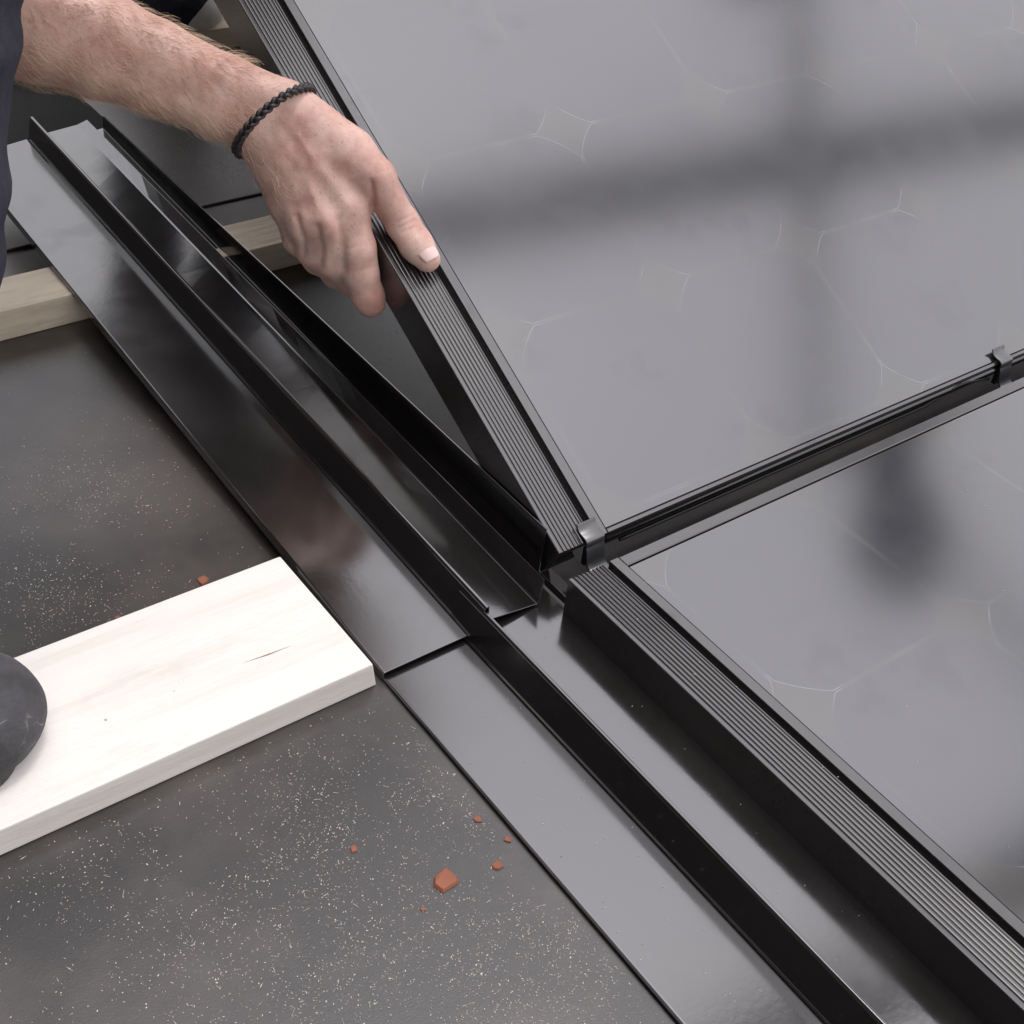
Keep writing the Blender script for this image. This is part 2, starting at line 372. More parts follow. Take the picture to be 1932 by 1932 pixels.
def clip(px0, label):
    """bent steel hook: curled lip and flange on the upper frame, drop face, hook over the lower frame"""
    wd = .0165
    ca, sa = math.cos(ALPHA), math.sin(ALPHA)
    o_y, o_z = .7790 * H, .0358
    def U(v, w_): return (o_y + v * ca - w_ * sa, o_z + v * sa + w_ * ca)
    prof = [U(.0130, .0042), U(.0115, .0030), U(.0095, .0018), U(.0070, .0016), U(.0040, .0024), U(.0010, .0034), U(-.0015, .0032), U(-.0030, .0016), U(-.0040, -.0010),
            (o_y - .0046, o_z - .0060), (o_y - .0060, o_z - .0125), (o_y - .0075, o_z - .0160), (o_y - .0100, o_z - .0185), (o_y - .0150, o_z - .0190)]
    r = empty('panel_clip', (px0 + wd / 2, o_y, o_z), label, 'clip', 'bent steel clips joining the panels'); bpy.context.view_layer.update()
    vs = []; fs = []; n_ = len(prof)
    for x in (px0, px0 + wd):
        for y, z in prof: vs.append((x, y, z))
    for k in range(n_ - 1): fs.append((k, k + 1, n_ + k + 1, n_ + k))
    o = mesh_obj('bent_strip', vs, fs, M_CLIP, r, True); inv(o)
    md = o.modifiers.new('t', 'SOLIDIFY'); md.thickness = .0013; md.offset = 0
    bv = o.modifiers.new('b', 'BEVEL'); bv.width = .0003; bv.segments = 2
    rb = box('rubber_pad', px0 + .001, px0 + wd - .001, o_y - .0035, o_y + .0005, o_z - .0200, o_z - .0040, M_SEAL, r, bevel=.0005); inv(rb)
clip(.5180, 'steel clip at the corner where both panels meet the ribbed side frames')
clip(.9905, 'steel clip at the right edge of the picture on the gap between the panels')

# ------------------------------------------------------------------ implicit bodies
def smin(a, b, k):
    h = np.clip(.5 + .5 * (b - a) / k, 0, 1); return b * (1 - h) + a * h - k * h * (1 - h)
def sdf_mesh(prims, k, vox):
    lo = np.min([np.minimum(np.array(a) - ra, np.array(b) - rb) for a, ra, b, rb in prims], 0) - 3 * vox - k
    hi = np.max([np.maximum(np.array(a) + ra, np.array(b) + rb) for a, ra, b, rb in prims], 0) + 3 * vox + k
    n_ = np.ceil((hi - lo) / vox).astype(int) + 1
    F = np.full(n_, .05 + 4 * k, dtype=np.float32)
    for a, ra, b, rb in prims:
        a = np.array(a, float); b = np.array(b, float)
        l = np.minimum(a - ra, b - rb) - 2 * k - 3 * vox; h = np.maximum(a + ra, b + rb) + 2 * k + 3 * vox
        i0 = np.maximum(0, np.floor((l - lo) / vox).astype(int)); i1 = np.minimum(n_, np.ceil((h - lo) / vox).astype(int) + 1)
        ax = [lo[q] + vox * np.arange(i0[q], i1[q]) for q in range(3)]
        X, Y, Z = np.meshgrid(*ax, indexing='ij')
        ab = b - a; q2 = max(ab.dot(ab), 1e-12)
        t = np.clip(((X - a[0]) * ab[0] + (Y - a[1]) * ab[1] + (Z - a[2]) * ab[2]) / q2, 0, 1)
        dd = np.sqrt((X - a[0] - t * ab[0]) ** 2 + (Y - a[1] - t * ab[1]) ** 2 + (Z - a[2] - t * ab[2]) ** 2) - (ra + (rb - ra) * t)
        sl = tuple(slice(i0[q], i1[q]) for q in range(3))
        F[sl] = smin(F[sl], dd.astype(np.float32), k)
    # surface nets
    s = F < 0
    nx, ny, nz = F.shape
    acc = np.zeros((nx - 1, ny - 1, nz - 1, 3), np.float32); cnt = np.zeros((nx - 1, ny - 1, nz - 1), np.float32)
    def edges(ax):
        sh = [slice(None)] * 3; sh2 = [slice(None)] * 3; sh[ax] = slice(0, -1); sh2[ax] = slice(1, None)
        a = F[tuple(sh)]; b = F[tuple(sh2)]; cr = (a < 0) != (b < 0)
        idx = np.argwhere(cr); va = a[cr]; vb = b[cr]; t = va / (va - vb)
        return idx, t, va < 0
    quads = []; E = []
    for ax in range(3):
        idx, t, neg = edges(ax); pos = idx.astype(np.float32); pos[:, ax] += t
        o1, o2 = [q for q in range(3) if q != ax]
        for d1 in (0, -1):
            for d2 in (0, -1):
                c = idx.copy(); c[:, o1] += d1; c[:, o2] += d2
                ok = np.all(c >= 0, 1) & np.all(c < np.array(cnt.shape), 1)
                np.add.at(acc, tuple(c[ok].T), pos[ok]); np.add.at(cnt, tuple(c[ok].T), 1)
        E.append((ax, idx, neg, o1, o2))
    act = cnt > 0; ids = np.full(cnt.shape, -1, int); ids[act] = np.arange(act.sum())
    V = acc[act] / cnt[act][:, None] * vox + lo
    for ax, idx, neg, o1, o2 in E:
        cs = []
        for d1, d2 in ((0, 0), (-1, 0), (-1, -1), (0, -1)):
            c = idx.copy(); c[:, o1] += d1; c[:, o2] += d2; cs.append(ids[tuple(c.T)])
        q = np.stack(cs, 1); flip = neg ^ (ax == 1); q[~flip] = q[~flip][:, ::-1]; quads.append(q)
    Q = np.concatenate(quads)
    return V, Q
def smooth_normals(V, Q, it=2):
    ed = np.concatenate([Q[:, [0, 1]], Q[:, [1, 2]], Q[:, [2, 3]], Q[:, [3, 0]]])
    for _ in range(it):
        s = np.zeros_like(V); c = np.zeros(len(V))
        np.add.at(s, ed[:, 0], V[ed[:, 1]]); np.add.at(s, ed[:, 1], V[ed[:, 0]]); np.add.at(c, ed[:, 0], 1); np.add.at(c, ed[:, 1], 1)
        V = V * .5 + .5 * s / c[:, None]
    return V
def sdf_obj(name, prims, k, vox, mat, parent, post=None, it=2):
    V, Q = sdf_mesh(prims, k, vox); V = smooth_normals(V.astype(float), Q, it)
    if post is not None: V = post(V, Q)
    o = mesh_obj(name, V, [tuple(int(i) for i in q) for q in Q], mat, None, True)
    o.parent = parent; bpy.context.view_layer.update(); inv(o)
    return o

# ------------------------------------------------------------------ the worker
wk = empty('person', (.80, 1.65, 0), 'worker with bare forearm and braided bracelet, white shoe, lifting the upper solar panel', 'person')
bpy.context.view_layer.update()
nrm = np.array([0, -math.sin(ALPHA), math.cos(ALPHA)]); uv = np.array([0, math.cos(ALPHA), math.sin(ALPHA)]); org = np.array([.763 * H, .779 * H, .0358])
def on_panel(x, y, lift):
    r = CF + CR * (x - CX) / FPX + CD * (y - CX) / FPX; c0 = np.array([0, 0, H])
    t = (org + nrm * lift - c0).dot(nrm) / r.dot(nrm); return c0 + t * r
A = []
def cap(p, ra, q, rb): A.append((p, ra, q, rb))
# forearm as two bones wrapped in muscle (centre line, half width px, offset px)
arm = [(-60, 5, .93, 120), (80, 47, .94, 108), (195, 87, .948, 97), (289, 126, .955, 86), (420, 184, .962, 78), (515, 226, .968, 80)]
pu = []; pl = []
for i, (x, y, dp, hw) in enumerate(arm):
    a_ = arm[max(i - 1, 0)]; b_ = arm[min(i + 1, len(arm) - 1)]; tx, ty = b_[0] - a_[0], b_[1] - a_[1]; ln = math.hypot(tx, ty); nx, ny = ty / ln, -tx / ln
    fr = [.24, .22, .22, .24, .30, .36][i]; off = hw * fr; rr = (hw - off) * dp / FPX
    pu.append((pt(x + nx * off, y + ny * off, dp), rr)); pl.append((pt(x - nx * off, y - ny * off, dp + .004), rr))
for P_ in (pu, pl):
    for i in range(len(P_) - 1): cap(P_[i][0], P_[i][1], P_[i + 1][0], P_[i + 1][1])
def c3(a, b): cap(pt(*a[:3]), a[3], pt(*b[:3]), b[3])
# back of the hand
c3((548, 208, .966, .0195), (655, 388, .980, .0150)); c3((530, 232, .968, .0195), (620, 418, .980, .0150))
c3((508, 250, .970, .0190), (578, 414, .984, .0142)); c3((494, 262, .974, .0180), (543, 385, .990, .0135))
c3((560, 300, .975, .0190), (590, 360, .982, .0180))
c3((600, 300, .970, .0180), (640, 350, .976, .0160))
# thumb
T_tip = on_panel(806, 489, .0108); T_ip = on_panel(761, 424, .0122); T_d = on_panel(786, 463, .0112)
c3((585, 232, .966, .0185), (660, 292, .970, .0185)); c3((660, 292, .970, .0180), (708, 335, .972, .0138))
cap(pt(708, 335, .972), .0140, T_ip, .0116); cap(T_ip, .0118, T_d, .0116); cap(T_d, .0116, T_tip, .0098)
c3((640, 300, .974, .0150), (690, 352, .982, .0115))
# index
c3((655, 388, .980, .0150), (672, 470, .994, .0138)); c3((672, 470, .994, .0138), (680, 512, 1.004, .0128)); c3((680, 512, 1.004, .0126), (694, 558, 1.016, .0116)); c3((694, 558, 1.016, .0116), (700, 572, 1.020, .0108))
# middle, ring, little finger curl under the frame
c3((620, 418, .980, .0150), (628, 488, 1.004, .0126)); c3((628, 488, 1.004, .0124), (668, 532, 1.040, .0112)); c3((668, 532, 1.040, .0110), (712, 548, 1.052, .0098))
c3((578, 414, .984, .0142), (592, 474, 1.008, .0118)); c3((592, 474, 1.008, .0116), (634, 516, 1.044, .0104)); c3((634, 516, 1.044, .0102), (680, 528, 1.058, .0092))
c3((543, 385, .990, .0132), (562, 452, 1.012, .0104)); c3((562, 452, 1.012, .0102), (596, 492, 1.044, .0092)); c3((596, 492, 1.044, .0090), (640, 506, 1.060, .0082))
# displacement details: (points in picture space of the hand, radius, amount)
def polyd(V, pts, wdt, amt, Nn, view_only=True):
    P_ = [np.array(p) for p in pts]; best = np.full(len(V), 9.)
    for a, b in zip(P_[:-1], P_[1:]):
        ab = b - a; t = np.clip((V - a) @ ab / ab.dot(ab), 0, 1); best = np.minimum(best, np.linalg.norm(V - a - t[:, None] * ab, axis=1))
    return amt * np.exp(-(best / wdt) ** 2)[:, None] * Nn
def vnormals(V, Q):
    fn = np.cross(V[Q[:, 2]] - V[Q[:, 0]], V[Q[:, 3]] - V[Q[:, 1]]); Nn = np.zeros_like(V)
    for k in range(4): np.add.at(Nn, Q[:, k], fn)
    return Nn / (np.linalg.norm(Nn, axis=1)[:, None] + 1e-12)
def hand_post(V, Q):
    Nn = vnormals(V, Q); c0 = np.array([0, 0, H])
    dp = (V - c0) @ CF; X = CX + FPX * ((V - c0) @ CR) / dp; Y = CX + FPX * ((V - c0) @ CD) / dp
    face = np.clip(-(Nn @ CF) * 2, 0, 1)[:, None]
    D = np.zeros_like(V)
    def line(pts, wpx, amt):
        nonlocal D
        best = np.full(len(V), 1e6)
        for (x0, y0), (x1, y1) in zip(pts[:-1], pts[1:]):
            ex, ey = x1 - x0, y1 - y0; t = np.clip(((X - x0) * ex + (Y - y0) * ey) / (ex * ex + ey * ey), 0, 1)
            best = np.minimum(best, np.hypot(X - x0 - t * ex, Y - y0 - t * ey))
        D += amt * np.exp(-(best / wpx) ** 2)[:, None] * Nn * face
    # creases over the thumb joints
    line([(748, 420), (776, 408)], 3.0, -.0007); line([(752, 430), (784, 415)], 3.0, -.0009); line([(758, 439), (786, 427)], 3.0, -.0006)
    line([(700, 345), (704, 372), (703, 405)], 6, -.0022); line([(706, 330), (725, 322)], 3, -.0004)
    # tendons, veins and knuckles
    line([(545, 235), (600, 310), (655, 385)], 11, .0006); line([(525, 250), (575, 330), (618, 415)], 11, .0005); line([(505, 265), (545, 340), (577, 412)], 9, .0004)
    line([(655, 388), (660, 400)], 18, .0009); line([(619, 420), (622, 430)], 18, .0009); line([(577, 418), (579, 425)], 15, .0008)
    line([(560, 250), (590, 300), (585, 350), (600, 395)], 5, .0003); line([(530, 290), (560, 335), (550, 370)], 5, .0002)
    line([(638, 415), (645, 455), (648, 505)], 8, -.0017); line([(598, 430), (606, 470), (604, 500)], 7, -.0017); line([(560, 410), (573, 455), (572, 480)], 6, -.0018)
    line([(655, 470), (688, 462)], 3, -.0004); line([(664, 515), (700, 505)], 3, -.0004)
    line([(250, 30), (340, 95), (430, 150)], 9, .0006); line([(180, 120), (300, 160), (420, 215)], 14, -.0006)
    n3 = np.sin(X * .09 + 2 * np.sin(Y * .05)) * np.sin(Y * .11 + 1.3 * np.sin(X * .04))
    return V + D + Nn * (n3 * .00014)[:, None]
V1, Q1 = sdf_mesh(A, .0065, .0016); V1 = smooth_normals(V1.astype(float), Q1, 3); V1 = hand_post(V1, Q1)
# rest of the body (coarser), joined into the same mesh at the covered elbow
head = np.array([.66, .99, .74])
elb = pt(-60, 5, .93); sho = np.array([.49, 1.16, .52])
Bd = [(elb, .043, sho, .052), (head, .082, head + [.0, -.025, -.055], .062), (head + [0, .02, .01], .088, head + [0, .04, .01], .080),
      (head + [.0, .03, -.08], .055, np.array([.67, 1.12, .66]), .062),
      (head + [0, -.09, -.012], .014, head + [0, -.100, -.035], .015), (head + [.078, .01, -.01], .014, head + [.082, .015, .01], .012), (head + [-.078, .01, -.01], .014, head + [-.082, .015, .01], .012)]
lsh = np.array([.83, 1.16, .56]); lel = np.array([1.02, 1.22, .50]); lwr = np.array([1.14, 1.38, .53])
Bd += [(lsh, .052, lel, .040), (lel, .040, lwr, .028), (lwr, .030, lwr + [.05, .05, .0], .034)]
for k_, (dx, dy) in enumerate(((.09, .02), (.10, .045), (.10, .07), (.09, .095))): Bd += [(lwr + [.05, .05 - .03 + k_ * .02, 0], .010, lwr + [dx + .02, dy, -.005], .009), (lwr + [dx + .02, dy, -.005], .009, lwr + [dx + .03, dy, -.035], .008)]
Bd += [(lwr + [.02, .02, .01], .012, lwr + [.06, .0, .03], .010)]
V2, Q2 = sdf_mesh(Bd, .012, .006); V2 = smooth_normals(V2.astype(float), Q2, 2)
V = np.concatenate([V1, V2]); Q = np.concatenate([Q1, Q2 + len(V1)])
body = mesh_obj('body', V, [tuple(int(i) for i in q) for q in Q], M_SKIN, None, True); body.parent = wk; bpy.context.view_layer.update(); inv(body)
sdf_obj('hair', [(head + [0, .035, .03], .093, head + [0, .06, .0], .088), (head + [0, -.02, .065], .050, head + [0, .05, .03], .08)], .01, .008, M_HAIRH, body)
def eye_pair(hd, par, s=1):
    for sx in (-.032, .032):
        vs = []; fs = []; bm = bmesh.new(); bmesh.ops.create_uvsphere(bm, u_segments=12, v_segments=8, radius=.012)
        bmesh.ops.translate(bm, verts=bm.verts, vec=Vector(hd + [sx, -.078 * s, .008])); me = bpy.data.meshes.new('eye'); bm.to_mesh(me); bm.free(); me.materials.append(M_WHITE)
        o = bpy.data.objects.new('eye', me); C.objects.link(o); o.parent = par; bpy.context.view_layer.update(); inv(o)
eye_pair(head, body)
# thumbnail
def nail():
    # local frame: along thumb, across, outward
    al = (T_tip - T_d); al /= np.linalg.norm(al); out = -CF * .62 + nrm * .5 + CR * .22; out -= al * out.dot(al); out /= np.linalg.norm(out); ac = np.cross(al, out)
    c = T_tip - al * .0032; vs = []; fs = []; nu, nv = 14, 14
    for i in range(nu):
        for j in range(nv):
            u = -1 + 2 * i / (nu - 1); v = -1 + 2 * j / (nv - 1)
            x = u * math.sqrt(1 - v * v / 2); y = v * math.sqrt(1 - u * u / 2)
            x = u * .55 + x * .45; y = v * .55 + y * .45
            a = y * .80; rr = .0101 + .0004 * (1 - abs(u)) - .0012 * max(0, x) ** 2
            vs.append(c + al * (x * .0075 + .0012) + ac * (math.sin(a) * rr) + out * (math.cos(a) * rr))
    for i in range(nu - 1):
        for j in range(nv - 1): fs.append((i * nv + j, (i + 1) * nv + j, (i + 1) * nv + j + 1, i * nv + j + 1))
    o = mesh_obj('thumbnail', vs, fs, M_NAIL, None, True); o.parent = body; inv(o)
    md = o.modifiers.new('t', 'SOLIDIFY'); md.thickness = .0008; md.offset = 0
nail()
# arm hair
def arm_hair():
    bv = BVHTree.FromPolygons([tuple(v) for v in V1], [tuple(int(i) for i in q) for q in Q1])
    vs = []; fs = []; cnt = 0
    for _ in range(9000):
        if cnt > 3200: break
        x = random.uniform(0, 640); y = random.uniform(0, 400)
        r = Vector(CF + CR * (x - CX) / FPX + CD * (y - CX) / FPX).normalized()
        if random.random() < .14:   # also the rim seen edge-on
            p0 = Vector(pt(x, y, .95)); h = bv.find_nearest(p0, .05)
        else: h = bv.ray_cast(Vector((0, 0, H)), r)
        if h[0] is None: continue
        p, nn = h[0], h[1]
        d_ = (p - Vector((0, 0, H))); dd = d_.dot(Vector(CF)); ix = CX + FPX * d_.dot(Vector(CR)) / dd
        keep = 1 if ix < 470 else max(0, 1 - (ix - 470) / 80) * .3
        if random.random() > keep: continue
        al = Vector(CR) * .75 + Vector(CD) * (.55 + random.uniform(-.6, .6)) + Vector(np.random.default_rng(cnt).normal(0, .25, 3))
        al = (al - nn * al.dot(nn)).normalized(); ln = random.uniform(.005, .013); side = al.cross(nn).normalized(); cv = random.uniform(-.5, .5)
        k = len(vs); w_ = random.uniform(.00007, .00012)
        for s in range(4):
            t = s / 3; c = p + al * ln * t + nn * ln * .32 * math.sin(t * 1.9) + side * cv * ln * t * t; ww = w_ * (1 - .6 * t)
            vs += [c + side * ww, c - side * ww, c + nn * ww * 1.5]
        for s in range(3):
            a = k + s * 3; fs += [(a, a + 1, a + 4, a + 3), (a + 1, a + 2, a + 5, a + 4), (a + 2, a, a + 3, a + 5)]
        cnt += 1
    o = mesh_obj('arm_hair', vs, fs, M_HAIR, None, False); o.parent = body; inv(o); o['kind'] = 'stuff'
arm_hair()
# bracelet: three strands braided round the wrist
def bracelet():
    e1 = pt(583, 166, .958); e2 = pt(449, 286, .966); c = (e1 + e2) / 2 + CF * .0035; a = (e1 - e2) / 2; la = np.linalg.norm(a); a = a / la; b = CF - a * CF.dot(a); b /= np.linalg.norm(b); n_ = np.cross(a, b)
    ra, rb = la + .0005, .0295; root = []
    for s in range(3):
        path = []
        for i in range(180):
            t = 2 * math.pi * i / 180; ph = t * 11 + s * 2 * math.pi / 3
            off = .0018 * math.sin(ph); lat = .0020 * math.sin(2 * ph)
            d_ = a * math.cos(t) * (ra + lat) + b * math.sin(t) * (rb + lat); path.append(c + d_ + n_ * off)
        vs, fs = tube(path, .0016, 7, True); root.append((vs, fs))
    vs = []; fs = []
    for v_, f_ in root:
        k = len(vs); vs += v_; fs += [tuple(i + k for i in f) for f in f_]
    o = mesh_obj('braided_bracelet', vs, fs, M_LEATHER, None, True); o.parent = wk; inv(o)
    tag(o, 'dark braided leather bracelet on the wrist')
bracelet()
# clothes
hipR = np.array([.80, 1.76, .80]); hipL = np.array([.98, 1.76, .80]); kneeR = np.array([.755, 1.64, .43]); ankR = np.array([.675, 1.585, .10])
kneeL = np.array([.95, 1.62, .43]); ankL = np.array([.95, 1.74, .10])
TR = [(hipR, .098, kneeR, .066), (kneeR, .064, pt(318, -18, 1.60), .046), (pt(318, -18, 1.60), .046, pt(345, -60, 1.66), .050), (hipL, .10, kneeL, .072), (kneeL, .072, ankL, .062), (hipR, .115, hipL, .115)]
def cloth_post(V, Q):
    Nn = vnormals(V, Q); s = np.sin(V[:, 0] * 55 + 3 * np.sin(V[:, 2] * 38) + 2 * np.sin(V[:, 1] * 21)) * np.sin(V[:, 2] * 47 + V[:, 1] * 33)
    return V + Nn * (s * .0035)[:, None]
sdf_obj('trousers', TR, .03, .008, M_DENIM, wk, cloth_post)
SH = [(np.array([.88, 1.68, .83]), .135, np.array([.70, 1.28, .67]), .140), (np.array([.58, 1.19, .54]), .095, np.array([.76, 1.19, .57]), .095), (sho, .066, sho * .45 + elb * .55, .058), (lsh, .066, lsh * .4 + lel * .6, .056), (np.array([.66, 1.20, .58]), .09, np.array([.66, 1.14, .62]), .068)]
sdf_obj('shirt', SH, .03, .008, M_SHIRT, wk, cloth_post)
# shoes
def shoe(toe, heel, mat, solemat, lab, s=1.0, lace=False, wk=wk):
    toe = np.array(toe, float); heel = np.array(heel, float); ax = (toe - heel); ln = np.linalg.norm(ax); ax /= ln; sd_ = np.cross(ax, [0, 0, 1]); Z = np.array([0, 0, 1.])
    r = bpy.data.objects.new('shoe', None)
    P_ = lambda a, l, z: heel + ax * a * ln + sd_ * l * s + Z * z * s
    pr = [(P_(.86, .016, .022), .026 * s, P_(.55, .014, .034), .034 * s), (P_(.86, -.016, .021), .025 * s, P_(.5, -.014, .034), .034 * s), (P_(.89, .0, .021), .027 * s, P_(.6, 0, .042), .030 * s), (P_(.55, 0, .052), .042 * s, P_(.15, 0, .058), .040 * s), (P_(.16, 0, .05), .040 * s, P_(.12, 0, .10), .040 * s), (P_(.45, 0, .075), .036 * s, P_(.16, 0, .12), .042 * s)]
    o = sdf_obj('shoe', pr, .012, .003, mat, wk); o['label'] = lab
    ps = [(P_(.82, .018, .014), .030 * s, P_(.45, .012, .010), .026 * s), (P_(.82, -.018, .014), .028 * s, P_(.45, -.010, .010), .026 * s), (P_(.45, 0, .010), .030 * s, P_(.12, 0, .010), .030 * s)]
    V_, Q_ = sdf_mesh(ps, .01, .003); V_ = smooth_normals(V_.astype(float), Q_)
    b0 = heel[2]; z = V_[:, 2]; V_[:, 2] = np.clip(z, b0 + .0005, b0 + .024 * s)
    so = mesh_obj('sole', V_, [tuple(int(i) for i in q) for q in Q_], solemat, None, True); so.parent = o; bpy.context.view_layer.update(); so.matrix_parent_inverse = o.matrix_world.inverted()
    v_, f_ = tube([P_(.97, .0, .027), P_(.95, .020, .027), P_(.86, .038, .028), P_(.70, .046, .029), P_(.5, .045, .030)], .0016); w1 = mesh_obj('welt', v_, f_, solemat, None, True); w1.parent = o; w1.matrix_parent_inverse = o.matrix_world.inverted()
    if lace:
        for k in range(4):
            q0 = P_(.52 - k * .08, -.026, .082 + k * .008); q1 = P_(.56 - k * .08, .026, .082 + k * .008); mid = (q0 + q1) / 2 + Z * .012
            v_, f_ = tube([q0, (q0 + mid) / 2 + Z * .003, mid, (q1 + mid) / 2 + Z * .003, q1], .0028); l_ = mesh_obj('lace', v_, f_, M_LACE, None, True); l_.parent = o; l_.matrix_parent_inverse = o.matrix_world.inverted()
    return o
shoe([.715, 1.455, .0285], [.70, 1.72, .0285], M_WHITE, M_WHITE, 'white shoe standing on the far batten', 1.0)

shoe([.96, 1.62, .003], [.94, 1.88, .003], M_WHITE, M_WHITE, 'white shoe behind the far batten', 1.0)
# ------------------------------------------------------------------ second worker squatting at the left edge
def squatting():
    r = empty('person', (-.12, .85, 0), 'second worker at the left edge, navy trouser leg and grey shoe on the board', 'person'); bpy.context.view_layer.update()
    knee = pt(-190, -260, .78); ank = pt(-380, 1150, .76); hip = np.array([-.12, 1.12, .40]); hip2 = np.array([-.30, 1.02, .40]); knee2 = np.array([-.32, .66, .56]); ank2 = np.array([-.42, .85, .13])
    hd = np.array([-.22, .86, 1.02]); s1 = np.array([-.02, .98, .78]); s2 = np.array([-.40, .90, .78]); e1 = np.array([.02, .86, .56]); h1 = np.array([-.10, .68, .55]); e2 = np.array([-.44, .72, .60]); h2 = np.array([-.24, .62, .58])
    B = [(hd, .085, hd + [0, -.03, -.05], .064), (hd + [0, .03, .01], .088, hd + [0, .04, .0], .082), (hd + [0, .03, -.08], .056, np.array([-.21, .94, .84]), .06), (hd + [0, -.095, -.015], .014, hd + [0, -.104, -.035], .015),
         (hd + [.082, .01, -.01], .013, hd + [.084, .015, .01], .012), (hd + [-.082, .01, -.01], .013, hd + [-.084, .015, .01], .012), (e1, .040, h1, .028), (e2, .040, h2, .028)]
    for h, sx in ((h1, -1), (h2, 1)):
        B.append((h, .030, h + [sx * .05, -.03, 0], .030))
        for k in range(4): B += [(h + [sx * .05, -.06 + k * .021, .0], .010, h + [sx * .10, -.07 + k * .022, -.01], .009), (h + [sx * .10, -.07 + k * .022, -.01], .009, h + [sx * .115, -.07 + k * .022, -.035], .008)]
        B.append((h + [sx * .02, -.02, .01], .012, h + [sx * .06, -.08, .0], .010))
    V_, Q_ = sdf_mesh(B, .012, .008); V_ = smooth_normals(V_.astype(float), Q_)
    b = mesh_obj('body', V_, [tuple(int(i) for i in q) for q in Q_], M_SKIN, None, True); b.parent = r; bpy.context.view_layer.update(); inv(b)
    sdf_obj('hair', [(hd + [0, .03, .035], .095, hd + [0, .055, .0], .09)], .01, .01, M_HAIRH, b); eye_pair(hd, b)
    sdf_obj('trousers', [(hip, .105, knee, .078), (knee, .078, knee * .5 + ank * .5, .077), (knee * .5 + ank * .5, .077, ank, .064), (hip2, .10, knee2, .076), (knee2, .074, ank2, .060), (hip, .12, hip2, .12)], .03, .006, M_DENIM, r, cloth_post)
    sdf_obj('jacket', [(np.array([-.21, 1.06, .48]), .15, np.array([-.21, .97, .74]), .15), (s1 + [-.07, 0, 0], .08, s2 + [.07, 0, 0], .08), (s1, .066, e1, .056), (e1, .054, e1 * .5 + h1 * .5, .045), (s2, .066, e2, .056), (e2, .054, e2 * .5 + h2 * .5, .045), (np.array([-.21, .96, .80]), .09, np.array([-.21, .94, .84]), .07)], .03, .01, M_SHIRT, r, cloth_post)
    shoe([.154, .548, .0215], [-.11, .64, .0215], M_GREY, M_SOLE, 'scuffed dark grey shoe planted on the pale board', 1.0, True, r)
    shoe([-.38, .74, .0005], [-.46, .98, .0005], M_GREY, M_SOLE, 'scuffed dark grey shoe behind', 1.0, True, r)
squatting()
# ------------------------------------------------------------------ colleague (seen as the dark reflection in the lower panel)
def standing(base):
    bx = np.array(base, float); p = lambda x, y, z: bx + [y, x, z]
    r = empty('person', tuple(base), 'colleague standing beyond the panels, seen only as the dark round reflection', 'person'); bpy.context.view_layer.update()
    hd = p(-.20, 0, 1.66)
    B = [(hd, .085, hd + [0, -.01, -.05], .068), (hd + [0, .02, .02], .088, hd + [0, .03, .01], .084), (hd + [0, .03, -.06], .056, p(-.06, 0, 1.46), .060), (hd + [0, -.085, -.01], .014, hd + [0, -.098, -.03], .015)]
    for s in (-1, 1):
        B += [(p(-.02, s * .17, 1.38), .05, p(.02, s * .21, 1.12), .042), (p(.02, s * .21, 1.12), .041, p(-.05, s * .20, .86), .028), (p(-.05, s * .20, .86), .030, p(-.06, s * .20, .77), .034)]
        for k in range(4): B += [(p(-.085 + k * .02, s * .20, .76), .010, p(-.09 + k * .018, s * .195, .69), .009), (p(-.09 + k * .018, s * .195, .69), .009, p(-.085 + k * .016, s * .18, .66), .008)]
        B += [(p(-.08, s * .19, .82), .012, p(-.115, s * .175, .75), .010)]
    V_, Q_ = sdf_mesh(B, .012, .009); V_ = smooth_normals(V_.astype(float), Q_)
    b = mesh_obj('body', V_, [tuple(int(i) for i in q) for q in Q_], M_SKIN, None, True); b.parent = r; inv(b)
    sdf_obj('hood', [(hd + [0, -.01, .02], .108, hd + [0, .03, .0], .110), (hd + [0, .0, -.04], .095, hd + [0, .06, -.12], .075)], .01, .01, M_SHIRT, b)
    T = []; W = []
    for s in (-1, 1):
        W += [(p(-.02, s * .16, 1.38), .064, p(.02, s * .21, 1.10), .054), (p(.02, s * .21, 1.10), .054, p(-.03, s * .205, .92), .045)]
        T += [(p(.04, s * .09, .92), .10, p(.02, s * .10, .50), .075), (p(.02, s * .10, .50), .075, p(.03, s * .11, .10), .062)]
    W += [(p(0, -.09, 1.36), .105, p(0, .09, 1.36), .105), (p(.01, 0, 1.30), .125, p(.03, 0, .98), .13), (p(-.05, 0, 1.44), .07, p(-.10, 0, 1.50), .062)]
    sdf_obj('jacket', W, .03, .012, M_SHIRT, r, cloth_post); sdf_obj('trousers', T + [(p(.04, -.06, .92), .11, p(.04, .06, .92), .11)], .03, .012, M_DENIM, r, cloth_post)
    for s in (-1, 1):
        sdf_obj('shoe', [(p(-.14, s * .11, .048), .042, p(.05, s * .11, .055), .045), (p(.06, s * .11, .05), .045, p(.05, s * .11, .10), .05)], .02, .006, M_GREY, r)
standing((2.31, 1.43, -.27))

